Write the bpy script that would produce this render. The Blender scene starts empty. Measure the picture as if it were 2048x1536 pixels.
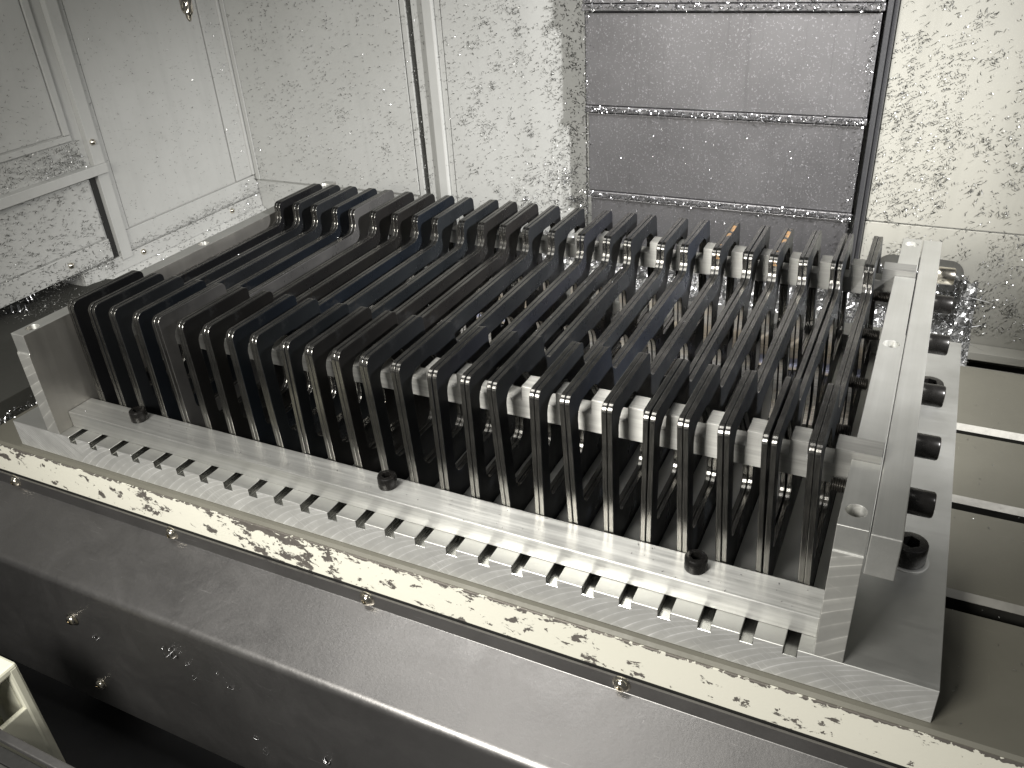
import bpy, bmesh, math, random
import numpy as np
from mathutils import Matrix, Vector
S = 0.001                      # everything below is written in millimetres
rnd = random.Random(7)
rng = np.random.default_rng(11)
sc = bpy.context.scene
COL = sc.collection

# ------------------------------------------------------------------ camera
R = ((0.8989753656692334, 0.43446437970036667, -0.05553372571188138),
     (0.1765412039053133, -0.47545362705950156, -0.8618451437698228),
     (-0.4008447270995712, 0.764973562476207, -0.5041219628908571))
CAMP = (603.4229713680114, -318.401821932568, 331.9875957497111)
cam = bpy.data.cameras.new("camera"); camo = bpy.data.objects.new("camera", cam); COL.objects.link(camo)
cam.sensor_width = 36.0; cam.lens = 36.0 * 1690.402533647696 / 2048
cam.clip_start = 0.01; cam.clip_end = 50
m = Matrix.Identity(4)
for r in range(3):
    m[r][0] = R[0][r]; m[r][1] = -R[1][r]; m[r][2] = -R[2][r]; m[r][3] = CAMP[r] * S
camo.matrix_world = m
sc.camera = camo

# ------------------------------------------------------------------ light
sc.view_settings.view_transform = 'Standard'; sc.view_settings.look = 'None'
sc.view_settings.exposure = -0.2; sc.view_settings.gamma = 1.0
w = bpy.data.worlds.new("World"); sc.world = w; w.use_nodes = True
w.node_tree.nodes['Background'].inputs[0].default_value = (0.86, 0.87, 0.85, 1)
w.node_tree.nodes['Background'].inputs[1].default_value = 0.12

def aim(o, tgt):
    d = Vector(tgt) * S - o.location
    o.rotation_euler = d.to_track_quat('-Z', 'Y').to_euler()
def spot(name, loc, tgt, watts, size, blend, rad, col):
    l = bpy.data.lights.new(name, 'SPOT'); l.energy = watts; l.spot_size = math.radians(size)
    l.spot_blend = blend; l.shadow_soft_size = rad * S; l.color = col
    o = bpy.data.objects.new(name, l); COL.objects.link(o); o.location = Vector(loc) * S; aim(o, tgt); return o
def area(name, loc, tgt, watts, sx, sy, col):
    l = bpy.data.lights.new(name, 'AREA'); l.shape = 'RECTANGLE'; l.size = sx * S; l.size_y = sy * S
    l.energy = watts; l.color = col
    o = bpy.data.objects.new(name, l); COL.objects.link(o); o.location = Vector(loc) * S; aim(o, tgt); return o
spot("work_lamp", (1050, 60, 560), (230, 450, -80), 112, 53, 1.0, 16, (1.0, 0.99, 0.985))
dl = area("door_light", (270, -560, 430), (330, 0, -60), 5.3, 300, 200, (1.0, 0.975, 0.92)); dl.data.spread = math.radians(112)
rl = area("roof_lamp", (170, -60, 800), (420, 0, -40), 1.25, 150, 560, (1.0, 0.985, 0.95)); rl.data.spread = math.radians(120)

# ------------------------------------------------------------------ materials
class NT:
    def __init__(s, name):
        s.m = bpy.data.materials.new(name); s.m.use_nodes = True
        s.t = s.m.node_tree; s.n = s.t.nodes; s.l = s.t.links
        s.b = s.n['Principled BSDF']
    def add(s, typ, **kw):
        n = s.n.new(typ)
        for k, v in kw.items(): setattr(n, k, v)
        return n
    def put(s, sock, v):
        if isinstance(v, bpy.types.NodeSocket): s.l.new(v, sock)
        elif v is not None:
            if isinstance(v, (tuple, list)) and len(v) == 3 and sock.type == 'RGBA': v = (*v, 1)
            sock.default_value = v
    def coord(s, scale=(1, 1, 1), rot=(0, 0, 0), kind='Object'):
        tc = s.add('ShaderNodeTexCoord'); mp = s.add('ShaderNodeMapping')
        s.l.new(tc.outputs[kind], mp.inputs[0])
        mp.inputs['Scale'].default_value = scale; mp.inputs['Rotation'].default_value = rot
        return mp.outputs[0]
    def noise(s, vec, scale, detail=3, rough=0.6, dist=0):
        n = s.add('ShaderNodeTexNoise'); s.l.new(vec, n.inputs['Vector'])
        n.inputs['Scale'].default_value = scale; n.inputs['Detail'].default_value = detail
        n.inputs['Roughness'].default_value = rough; n.inputs['Distortion'].default_value = dist
        return n.outputs['Fac']
    def ramp(s, f, stops):
        n = s.add('ShaderNodeValToRGB'); s.l.new(f, n.inputs[0]); e = n.color_ramp.elements
        while len(e) < len(stops): e.new(0.5)
        for i, (p, c) in enumerate(stops):
            e[i].position = p; e[i].color = (*c, 1) if isinstance(c, tuple) else (c, c, c, 1)
        return n.outputs[0]
    def math(s, op, a, b=None, c=None, clamp=False):
        n = s.add('ShaderNodeMath', operation=op); n.use_clamp = clamp
        s.put(n.inputs[0], a)
        if b is not None: s.put(n.inputs[1], b)
        if c is not None: s.put(n.inputs[2], c)
        return n.outputs[0]
    def mix(s, f, a, b, mode='MIX'):
        n = s.add('ShaderNodeMix', data_type='RGBA', blend_type=mode)
        s.put(n.inputs['Factor'], f); s.put(n.inputs['A'], a); s.put(n.inputs['B'], b)
        return n.outputs['Result']
    def bump(s, h, strength, dist=0.5, normal=None):
        n = s.add('ShaderNodeBump'); s.l.new(h, n.inputs['Height'])
        n.inputs['Strength'].default_value = strength; n.inputs['Distance'].default_value = dist * S
        if normal is not None: s.l.new(normal, n.inputs['Normal'])
        return n.outputs[0]
    def fin(s, color=None, rough=None, metal=None, normal=None, **kw):
        s.put(s.b.inputs['Base Color'], color); s.put(s.b.inputs['Roughness'], rough)
        s.put(s.b.inputs['Metallic'], metal)
        if normal is not None: s.l.new(normal, s.b.inputs['Normal'])
        for k, v in kw.items(): s.put(s.b.inputs[k], v)
        return s.m

def mat_alu(name, base=(0.66, 0.66, 0.63), axis='X', rough=(0.36, 0.52), streak=1.0, fine=900, metal=0.82, aniso=0.8):
    t = NT(name)
    st = {'X': (0.02, 1, 1), 'Y': (1, 0.02, 1), 'Z': (1, 1, 0.02)}[axis]
    v = t.coord(st)
    a = t.noise(v, fine, 3, 0.7); b = t.noise(v, fine * 0.25, 2, 0.6)
    p = t.noise(t.coord(), 22, 4, 0.6)
    mixed = t.math('ADD', t.math('MULTIPLY', a, 0.55), t.math('MULTIPLY', b, 0.45))
    sm = t.noise(t.coord((1, 1, 1)), 700, 2, 0.5)
    c = t.mix(t.ramp(p, [(0.35, 0.0), (0.7, 1.0)]), tuple(x * 0.86 for x in base), base)
    c = t.mix(t.ramp(mixed, [(0.3, 0.0), (0.7, 1.0)]), t.mix(0.28 * streak, c, (0.2, 0.2, 0.19)), c)
    r = t.math('ADD', t.math('MULTIPLY', mixed, (rough[1] - rough[0]) * 1.6), rough[0] - 0.05)
    r = t.math('ADD', r, t.math('MULTIPLY', t.math('SUBTRACT', p, 0.5), 0.25))
    ax = t.add('ShaderNodeCombineXYZ'); ax.inputs['XYZ'.index(axis)].default_value = 1.0
    t.l.new(ax.outputs[0], t.b.inputs['Tangent']); t.b.inputs['Anisotropic Rotation'].default_value = 0.25
    t.b.inputs['Anisotropic'].default_value = aniso
    return t.fin(c, r, metal, t.bump(mixed, 0.22 * streak, 0.12))
def mat_milled(name, base, R0, p, zc, sgn=1, strength=0.5, split=None):
    # face-mill arcs: phase = x - sgn*sqrt(R^2-(z-zc)^2)
    t = NT(name)
    g = t.add('ShaderNodeNewGeometry'); sp = t.add('ShaderNodeSeparateXYZ')
    t.l.new(g.outputs['Position'], sp.inputs[0])
    x = t.math('MULTIPLY', sp.outputs[0], 1000.0); z = t.math('MULTIPLY', sp.outputs[2], 1000.0)
    nz = t.noise(t.coord((1, 1, 1)), 60, 3, 0.6)
    def arcs(R0, zc, sgn, p):
        dz = t.math('SUBTRACT', z, zc)
        q = t.math('SQRT', t.math('MAXIMUM', t.math('SUBTRACT', R0 * R0, t.math('MULTIPLY', dz, dz)), 1.0))
        ph = t.math('ADD', x, t.math('MULTIPLY', q, sgn))
        ph = t.math('ADD', ph, t.math('MULTIPLY', t.math('SUBTRACT', t.noise(t.coord((1, 1, 1)), 7, 2, 0.5), 0.5), p * 1.5))
        fr = t.math('FRACT', t.math('DIVIDE', ph, p))
        cell = t.math('FLOOR', t.math('DIVIDE', ph, p))
        wn = t.add('ShaderNodeTexWhiteNoise', noise_dimensions='1D'); t.l.new(cell, wn.inputs['W'])
        return fr, wn.outputs['Value']
    f1, w1 = arcs(R0, zc, sgn, p)
    if split:
        f2, w2 = arcs(*split[1:])
        k = t.ramp(t.math('ADD', t.math('DIVIDE', x, 1000.0), t.math('MULTIPLY', t.noise(t.coord((1, 1, 1)), 14, 3, 0.6), 0.16)), [(split[0] / 1000 + 0.07, 0.0), (split[0] / 1000 + 0.082, 1.0)])
        def mx(a, b):
            return t.math('ADD', t.math('MULTIPLY', a, k), t.math('MULTIPLY', b, t.math('SUBTRACT', 1.0, k)))
        f1 = mx(f1, f2); w1 = mx(w1, w2)
    line = t.ramp(f1, [(0.0, 0.9), (0.10, 0.25), (0.45, 0.0), (0.9, 0.1), (1.0, 1.0)])
    brk = t.ramp(t.noise(t.coord((1, 1, 1)), 75, 3, 0.6), [(0.36, 0.15), (0.56, 1.0)])
    amt = t.math('MULTIPLY', t.math('MULTIPLY', line, brk), t.math('ADD', 0.3, t.math('MULTIPLY', w1, 0.7)))
    f3, w3 = arcs(R0 * 1.1, zc * 1.1, -sgn, p * 0.8)
    line3 = t.math('MULTIPLY', t.ramp(f3, [(0.0, 1.0), (0.12, 0.0), (0.93, 0.0), (1.0, 1.0)]), t.math('MULTIPLY', t.ramp(t.noise(t.coord(), 26, 3, 0.6), [(0.5, 0.0), (0.6, 1.0)]), w3))
    amt = t.math('MAXIMUM', amt, t.math('MULTIPLY', line3, 0.8))
    fine = t.noise(t.coord((1, 1, 0.3), (0, 0.6, 0)), 500, 3, 0.6)
    c = t.mix(amt, tuple(b * 0.70 for b in base), tuple(min(1, b * 1.6) for b in base))
    c = t.mix(t.ramp(nz, [(0.3, 0.0), (0.75, 0.55)]), c, t.mix(0.6, c, (0.25, 0.25, 0.24)))
    r = t.math('SUBTRACT', t.math('ADD', 0.40, t.math('MULTIPLY', w1, 0.14)), t.math('MULTIPLY', amt, 0.10))
    h = t.math('ADD', t.math('MULTIPLY', line, 0.5), t.math('MULTIPLY', fine, 0.35))
    return t.fin(c, r, 0.62, t.bump(h, strength * 0.6, 0.2))

M = {}
M['alu'] = mat_alu('brushed_aluminium', axis='X', streak=1.7, fine=620)
M['alu_y'] = mat_alu('brushed_aluminium_lengthwise', base=(0.58, 0.58, 0.55), axis='Y', streak=0.5, rough=(0.38, 0.5), aniso=0.3)
M['alu_bar'] = mat_alu('extruded_aluminium_bar', metal=0.92, aniso=0.9, base=(0.46, 0.455, 0.43), axis='X', streak=2.3, fine=760, rough=(0.42, 0.6))
M['alu_plate'] = mat_alu('aluminium_tooling_plate', base=(0.47, 0.47, 0.45), axis='X', streak=0.45, rough=(0.40, 0.56), fine=1200, aniso=0.3, metal=0.9)
M['slot'] = mat_alu('slot_cut_aluminium', base=(0.50, 0.50, 0.48), axis='Y', streak=1.2, rough=(0.16, 0.32), fine=700, aniso=0.0, metal=1.0)
M['mill_base'] = mat_milled('face_milled_aluminium', (0.78, 0.78, 0.75), 80, 7.4, -76, 1, 0.3, (70, 80, -76, -1, 4.0))
M['mill_post'] = mat_milled('milled_aluminium_end', (0.56, 0.555, 0.52), 400, 13.0, -303, 1, 0.3)

def mat_steel():
    t = NT('black_mill_scale_steel')
    oi = t.add('ShaderNodeObjectInfo')
    v = t.coord()
    n1 = t.noise(v, 14, 5, 0.62, 0.4); n2 = t.noise(v, 60, 4, 0.6); n3 = t.noise(t.coord((1, 1, 4)), 300, 3, 0.6)
    c = oi.outputs['Color']
    c = t.mix(t.ramp(n1, [(0.35, 0.0), (0.62, 1.0)]), t.mix(0.45, c, (0.012, 0.013, 0.014)), c)
    c = t.mix(t.ramp(n2, [(0.62, 0.0), (0.72, 0.5)]), c, (0.06, 0.062, 0.064)); wt = t.ramp(t.noise(v, 8, 5, 0.7, 1.2), [(0.52, 0.0), (0.56, 1.0)])
    brown = t.ramp(t.noise(t.coord(), 30, 6, 0.7, 0.8), [(0.70, 0.0), (0.74, 0.8)])
    c = t.mix(brown, c, (0.075, 0.05, 0.022)); rust = t.math('MULTIPLY', brown, 0.7)
    r = t.math('ADD', 0.26, t.math('MULTIPLY', n2, 0.26)); r = t.math('SUBTRACT', r, t.math('MULTIPLY', wt, 0.10)); r = t.math('ADD', r, t.math('MULTIPLY', rust, 0.3))
    t.b.inputs['Specular IOR Level'].default_value = 0.3
    return t.fin(c, r, t.math('SUBTRACT', 0.55, t.math('MULTIPLY', rust, 0.5)), t.bump(n3, 0.12, 0.08))
def mat_steel_edge():
    t = NT('laser_cut_steel_edge')
    oi = t.add('ShaderNodeObjectInfo')
    v = t.coord((6, 1, 0.35)); n = t.noise(t.coord((1, 1, 1)), 900, 2, 0.5)
    a = t.noise(t.coord(), 34, 4, 0.6, 0.3)
    st = t.noise(v, 260, 3, 0.7)
    c = t.mix(t.ramp(a, [(0.35, 0.0), (0.66, 1.0)]), (0.05, 0.05, 0.048), (0.17, 0.165, 0.155))
    c = t.mix(t.ramp(st, [(0.4, 0.0), (0.75, 0.45)]), c, (0.32, 0.31, 0.28))
    sp = t.add('ShaderNodeSeparateXYZ'); t.l.new(t.coord(), sp.inputs[0])
    zone = t.math('MULTIPLY', t.math('GREATER_THAN', sp.outputs[1], 0.262), t.math('GREATER_THAN', sp.outputs[2], 0.09))
    rust = t.math('MULTIPLY', t.ramp(t.noise(t.coord(), 34, 5, 0.7, 0.6), [(0.5, 0.0), (0.56, 1.0)]), t.math('MULTIPLY', zone, t.math('SUBTRACT', 1.0, oi.outputs['Alpha'], clamp=True)))
    c = t.mix(rust, c, (0.36, 0.20, 0.075))
    r = t.math('ADD', 0.13, t.math('MULTIPLY', a, 0.2)); r = t.math('ADD', r, t.math('MULTIPLY', rust, 0.3))
    return t.fin(c, r, t.math('SUBTRACT', 0.95, t.math('MULTIPLY', rust, 0.8)), t.bump(st, 0.25, 0.1))
def mat_cut():
    t = NT('fresh_laser_cut_edge'); st = t.noise(t.coord((0.2, 1, 5)), 230, 3, 0.7); a = t.noise(t.coord(), 40, 4, 0.6)
    c = t.mix(t.ramp(st, [(0.3, 0.0), (0.7, 1.0)]), (0.42, 0.41, 0.39), (0.72, 0.71, 0.69))
    hue = t.ramp(t.noise(t.coord((0.3, 1, 1)), 46, 2, 0.5), [(0.44, (1.0, 1.0, 1.0)), (0.56, (1.0, 0.86, 0.66)), (0.62, (0.55, 0.62, 1.0)), (0.70, (1.0, 1.0, 1.0))])
    c = t.mix(0.8, c, hue, 'MULTIPLY')
    return t.fin(c, t.math('ADD', 0.38, t.math('MULTIPLY', a, 0.2)), 0.6, t.bump(st, 0.5, 0.15))
M['cut'] = mat_cut()  # lamp glare on the middle window edges put into a brighter colour
M['steel'] = mat_steel(); M['edge'] = mat_steel_edge()

def mat_paint(name, base, rough=0.42, dirt=(0.29, 0.29, 0.27), amt=0.4):
    t = NT(name); v = t.coord()
    a = t.noise(v, 7, 5, 0.65, 0.3); b = t.noise(v, 380, 2, 0.5); d = t.noise(v, 40, 5, 0.7)
    c = t.mix(t.math('MULTIPLY', t.ramp(a, [(0.42, 0.0), (0.75, 1.0)]), amt), base, dirt)
    c = t.mix(t.ramp(d, [(0.60, 0.0), (0.78, 0.35)]), c, dirt)
    run = t.noise(t.coord((1, 1, 0.05)), 55, 4, 0.65)
    c = t.mix(t.ramp(run, [(0.50, 0.0), (0.72, 0.38)]), c, tuple(x * 0.82 for x in base))
    r = t.math('ADD', rough - 0.08, t.math('MULTIPLY', d, 0.18)); r = t.math('SUBTRACT', r, t.math('MULTIPLY', t.ramp(run, [(0.5, 0.0), (0.7, 1.0)]), 0.12))
    return t.fin(c, r, 0.0, t.bump(b, 0.12, 0.12))
M['wall'] = mat_paint('light_grey_machine_paint', (0.425, 0.427, 0.408))
M['wall_r'] = mat_paint('greenish_grey_machine_paint', (0.37, 0.362, 0.318), amt=0.25)  # greenish cast of the light on the right wall put into its colour
M['cream'] = mat_paint('cream_machine_paint', (0.66, 0.65, 0.53), rough=0.5, amt=0.12)
def mat_chipped():
    t = NT('chipped_cream_paint')
    g = t.add('ShaderNodeNewGeometry'); sp = t.add('ShaderNodeSeparateXYZ'); t.l.new(g.outputs['Position'], sp.inputs[0])
    v = t.coord((0.7, 1, 1.1), (0, 0.35, 0)); n = t.noise(v, 110, 6, 0.68, 0.3)
    v2 = t.coord((0.3, 1, 1)); dens = t.noise(v2, 12, 3, 0.5)
    x = sp.outputs[0]; z = sp.outputs[2]
    # bands of heavier wear along the edge and between 0.15 m and 0.32 m
    hump = t.ramp(x, [(0.12, 0.0), (0.20, 0.45), (0.27, 0.72), (0.36, 0.1)])
    top = t.ramp(t.math('MULTIPLY', t.math('ADD', z, 0.05), 35.7), [(0.55, 0.0), (0.9, 0.45)])
    bias = t.math('ADD', t.math('MULTIPLY', dens, 0.34), t.math('ADD', t.math('MULTIPLY', hump, 0.105), t.math('MULTIPLY', t.math('MULTIPLY', top, t.math('ADD', hump, 0.25)), 0.12)))
    k = t.ramp(t.math('ADD', t.math('MULTIPLY', n, 0.9), bias), [(0.722, 0.0), (0.732, 1.0)])
    nj = t.noise(t.coord((1, 1, 1)), 170, 4, 0.6, 0.8)
    jag = t.ramp(t.math('ADD', z, t.math('MULTIPLY', nj, 0.0042)), [(0.0, 0.0), (1.0, 1.0)])
    e = t.math('GREATER_THAN', t.math('ADD', z, t.math('MULTIPLY', t.math('SUBTRACT', nj, 0.5), 0.009)), -0.0247)
    k2 = t.math('MAXIMUM', k, e)
    fine = t.noise(t.coord(), 500, 2, 0.5)
    paint = t.mix(t.noise(t.coord(), 9, 3, 0.5), (0.56, 0.55, 0.47), (0.60, 0.585, 0.51))
    metal = t.mix(nj, (0.10, 0.09, 0.08), (0.22, 0.20, 0.18))
    c = t.mix(k2, paint, metal)
    h = t.math('ADD', t.math('MULTIPLY', t.math('SUBTRACT', 1.0, k2), 1.0), t.math('MULTIPLY', fine, 0.10))
    return t.fin(c, t.math('ADD', 0.5, t.math('MULTIPLY', k2, -0.1)), t.math('MULTIPLY', k2, 0.5), t.bump(h, 0.7, 0.35))
M['chipped'] = mat_chipped()
def mat_sheet(name, base, rough, metal=0.85, grain=0.3, spots=True, axis=(1, 1, 1), gscale=420):
    t = NT(name); v = t.coord()
    a = t.noise(v, 9, 5, 0.6, 0.3); g = t.noise(t.coord(axis), gscale, 3, 0.6)
    sc1 = t.noise(t.coord((0.06, 1.5, 1), (0, 0, 0.35)), 330, 3, 0.8)
    sc2 = t.noise(t.coord((1.5, 0.07, 1), (0, 0, 0.2)), 300, 3, 0.8)
    scr = t.math('ADD', t.ramp(sc1, [(0.68, 0.0), (0.74, 1.0)]), t.ramp(sc2, [(0.69, 0.0), (0.75, 1.0)]))
    c = t.mix(t.ramp(a, [(0.3, 0.0), (0.7, 1.0)]), tuple(b * 0.8 for b in base), base)
    c = t.mix(t.math('MULTIPLY', scr, 0.3), c, tuple(min(1, b * 2.4) for b in base))
    sm = t.ramp(t.noise(t.coord((1, 1, 1)), 21, 6, 0.72, 1.0), [(0.38, 0.0), (0.66, 1.0)])
    r = t.math('ADD', rough - 0.12, t.math('ADD', t.math('MULTIPLY', g, 0.1), t.math('MULTIPLY', a, 0.10)))
    r = t.math('ADD', r, t.math('MULTIPLY', sm, 0.09))
    h = t.math('ADD', g, t.math('MULTIPLY', scr, -0.3))
    return t.fin(c, r, metal, t.bump(h, grain, 0.14))
M['cover'] = mat_sheet('satin_grey_cover_sheet', (0.185, 0.18, 0.176), 0.37, 0.88, 0.6)
M['cover_dark'] = mat_sheet('black_cover_sheet', (0.022, 0.022, 0.023), 0.38, 0.4, 0.3)
M['table'] = mat_sheet('grey_cast_table', (0.115, 0.11, 0.088), 0.55, 0.15, 0.2)
M['apron'] = mat_sheet('dark_oily_apron', (0.030, 0.030, 0.025), 0.75, 0.0, 0.2)
M['slot_steel'] = mat_sheet('machined_slot_edge', (0.33, 0.32, 0.29), 0.4, 0.9, 0.2)
M['column'] = mat_sheet('stainless_cover_panel', (0.27, 0.262, 0.275), 0.44, 0.85, 0.28, axis=(1, 1, 0.12), gscale=500)
def mat_column():
    t = NT('stainless_cover_panel'); v = t.coord()
    a = t.noise(v, 9, 5, 0.6, 0.3); sp = t.noise(v, 620, 2, 0.6); ln = t.noise(t.coord((1, 1, 0.02)), 130, 3, 0.75)
    sx = t.noise(t.coord((1, 1, 0.25), (0, 0.5, 0)), 420, 3, 0.7)
    c = t.mix(t.ramp(a, [(0.3, 0.0), (0.7, 1.0)]), (0.180, 0.176, 0.180), (0.235, 0.231, 0.236))
    c = t.mix(t.ramp(ln, [(0.60, 0.0), (0.70, 0.28)]), c, (0.12, 0.118, 0.12))
    c = t.mix(t.ramp(sp, [(0.60, 0.0), (0.70, 0.65)]), c, (0.50, 0.49, 0.51))
    c = t.mix(t.ramp(sx, [(0.64, 0.0), (0.70, 0.4)]), c, (0.45, 0.44, 0.45))
    r = t.math('ADD', 0.36, t.math('MULTIPLY', a, 0.16))
    return t.fin(c, r, 0.8, t.bump(sp, 0.3, 0.15))
M['column'] = mat_column()
M['lip'] = mat_sheet('dark_wiper_lip', (0.10, 0.10, 0.105), 0.4, 0.6)  # dark tone of the cover's side gap
def simple(name, c, r, mt=0.0, n=0.0, ns=300):
    t = NT(name); v = t.coord(); a = t.noise(v, ns, 3, 0.6)
    col = t.mix(a, tuple(x * 0.7 for x in c), tuple(min(1, x * 1.3) for x in c))
    return t.fin(col, t.math('ADD', r - 0.06, t.math('MULTIPLY', a, 0.12)), mt, t.bump(a, n, 0.1) if n else None)
M['oxide'] = simple('black_oxide_steel', (0.018, 0.017, 0.016), 0.27, 0.6, 0.1)
M['thread'] = simple('dark_bolt_thread', (0.06, 0.056, 0.05), 0.3, 0.85)
M['zinc'] = simple('bright_screw_steel', (0.62, 0.58, 0.50), 0.17, 1.0)
M['chip'] = simple('aluminium_swarf', (0.62, 0.62, 0.63), 0.2, 1.0)
M['chip_dark'] = simple('dull_wet_swarf', (0.20, 0.20, 0.19), 0.36, 0.75)  # chips that mirror dark surroundings, that dark put into the colour
M['heap'] = simple('packed_swarf', (0.30, 0.30, 0.295), 0.34, 0.9, 1.0, 420)
M['rubber'] = simple('black_rubber', (0.012, 0.012, 0.011), 0.6, 0.0, 0.2)  # flat black standing in for the dark of gaps
M['rubber_grease'] = simple('dark_slot_grime', (0.035, 0.034, 0.03), 0.35, 0.5, 0.3, 120)  # shade inside the T-slots put into the colour, along with oily grime
M['pan'] = simple('dark_chip_tray', (0.07, 0.07, 0.065), 0.45, 0.5, 0.3)
M['hole'] = simple('bored_hole_wall', (0.5, 0.5, 0.48), 0.25, 1.0)

# ------------------------------------------------------------------ helpers
def link(name, me, mat=None, parent=None, loc=(0, 0, 0), bev=0.0, seg=2):
    o = bpy.data.objects.new(name, me); COL.objects.link(o)
    o.location = Vector(loc) * S
    if mat is not None:
        for x in (mat if isinstance(mat, (list, tuple)) else [mat]): me.materials.append(x)
    if parent is not None: o.parent = parent
    if bev:
        b = o.modifiers.new('bevel', 'BEVEL'); b.width = bev * S; b.segments = seg
        b.limit_method = 'ANGLE'; b.angle_limit = math.radians(40); b.harden_normals = False
    return o
def tag(o, label=None, cat=None, group=None, kind=None):
    if label: o['label'] = label
    if cat: o['category'] = cat
    if group: o['group'] = group
    if kind: o['kind'] = kind
    return o
def empty(name, loc=(0, 0, 0)):
    o = bpy.data.objects.new(name, None); COL.objects.link(o); o.location = Vector(loc) * S
    o.empty_display_size = 0.01; return o
def box_me(name, b):
    x0, x1, y0, y1, z0, z1 = [v * S for v in b]
    me = bpy.data.meshes.new(name)
    v = [(x0, y0, z0), (x1, y0, z0), (x1, y1, z0), (x0, y1, z0), (x0, y0, z1), (x1, y0, z1), (x1, y1, z1), (x0, y1, z1)]
    me.from_pydata(v, [], [(0, 3, 2, 1), (4, 5, 6, 7), (0, 1, 5, 4), (1, 2, 6, 5), (2, 3, 7, 6), (3, 0, 4, 7)]); me.update()
    return me
def box(name, b, mat, parent=None, bev=0.4): return link(name, box_me(name, b), mat, parent, bev=bev)
def prism_me(name, poly, axis, a0, a1):
    """poly = list of 2D points; axis 'x' -> points are (y,z); 'y' -> (x,z); 'z' -> (x,y)"""
    bm = bmesh.new()
    def P(p, a):
        q = {'x': (a, p[0], p[1]), 'y': (p[0], a, p[1]), 'z': (p[0], p[1], a)}[axis]
        return Vector(q) * S
    A = [bm.verts.new(P(p, a0)) for p in poly]; B = [bm.verts.new(P(p, a1)) for p in poly]
    n = len(poly)
    bm.faces.new(A); bm.faces.new(B[::-1])
    for i in range(n): bm.faces.new((A[i], B[i], B[(i + 1) % n], A[(i + 1) % n]))
    bmesh.ops.recalc_face_normals(bm, faces=bm.faces)
    me = bpy.data.meshes.new(name); bm.to_mesh(me); bm.free(); return me
def lathe_me(name, prof, axis='z', n=32, smooth=True, hexr=None, hexd=None):
    """prof = [(r,h)...] from bottom to top; optional hexagon socket"""
    bm = bmesh.new(); rings = []
    for r, h in prof:
        rings.append([bm.verts.new((r * math.cos(2 * math.pi * k / n), r * math.sin(2 * math.pi * k / n), h)) for k in range(n)])
    for a, b in zip(rings, rings[1:]):
        for k in range(n): bm.faces.new((a[k], a[(k + 1) % n], b[(k + 1) % n], b[k]))
    bm.faces.new(rings[0][::-1])
    if hexr:
        h = prof[-1][1]
        def hx(k):
            t = 2 * math.pi * k / n; s_ = (t % (math.pi / 3)) - math.pi / 6
            rr = hexr * math.cos(math.pi / 6) / math.cos(s_); return rr * math.cos(t), rr * math.sin(t)
        top = [bm.verts.new((*hx(k), h)) for k in range(n)]; bot = [bm.verts.new((*hx(k), h - hexd)) for k in range(n)]
        for k in range(n):
            bm.faces.new((rings[-1][k], rings[-1][(k + 1) % n], top[(k + 1) % n], top[k]))
            bm.faces.new((top[k], top[(k + 1) % n], bot[(k + 1) % n], bot[k]))
        c = bm.verts.new((0, 0, h - hexd - hexr * 0.4))
        for k in range(n): bm.faces.new((bot[k], bot[(k + 1) % n], c))
    else: bm.faces.new(rings[-1])
    rot = {'z': Matrix.Identity(4), 'x': Matrix.Rotation(math.pi / 2, 4, 'Y'), '-y': Matrix.Rotation(math.pi / 2, 4, 'X')}[axis]
    bmesh.ops.transform(bm, matrix=Matrix.Scale(S, 4) @ rot, verts=bm.verts)
    bmesh.ops.recalc_face_normals(bm, faces=bm.faces)
    me = bpy.data.meshes.new(name); bm.to_mesh(me); bm.free()
    if smooth:
        me.polygons.foreach_set('use_smooth', [True] * len(me.polygons))
        try: me.set_sharp_from_angle(angle=math.radians(35))
        except Exception: pass
    return me
def apply_bool(o, cutters):
    for c in cutters:
        md = o.modifiers.new('b', 'BOOLEAN'); md.operation = 'DIFFERENCE'; md.object = c; md.solver = 'EXACT'
    dg = bpy.context.evaluated_depsgraph_get()
    me = bpy.data.meshes.new_from_object(o.evaluated_get(dg)); old = o.data
    o.modifiers.clear(); o.data = me; me.name = old.name
    for c in cutters: bpy.data.objects.remove(c, do_unlink=True)
def rpoly(pts, seg=7):
    """pts = (x,y,r) corners; returns rounded outline"""
    out = []; n = len(pts)
    for i in range(n):
        x, y, r = pts[i]; p = Vector((x, y)); a = Vector(pts[i - 1][:2]) - p; b = Vector(pts[(i + 1) % n][:2]) - p
        if r <= 0: out.append((x, y)); continue
        a.normalize(); b.normalize(); ang = a.angle(b); d = r / math.tan(ang / 2)
        c = p + (a + b).normalized() * (r / math.sin(ang / 2))
        p0 = p + a * d; p1 = p + b * d
        a0 = math.atan2(p0.y - c.y, p0.x - c.x); a1 = math.atan2(p1.y - c.y, p1.x - c.x)
        da = (a1 - a0 + math.pi) % (2 * math.pi) - math.pi
        for k in range(seg + 1):
            t = a0 + da * k / seg; out.append((c.x + r * math.cos(t), c.y + r * math.sin(t)))
    return out
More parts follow.
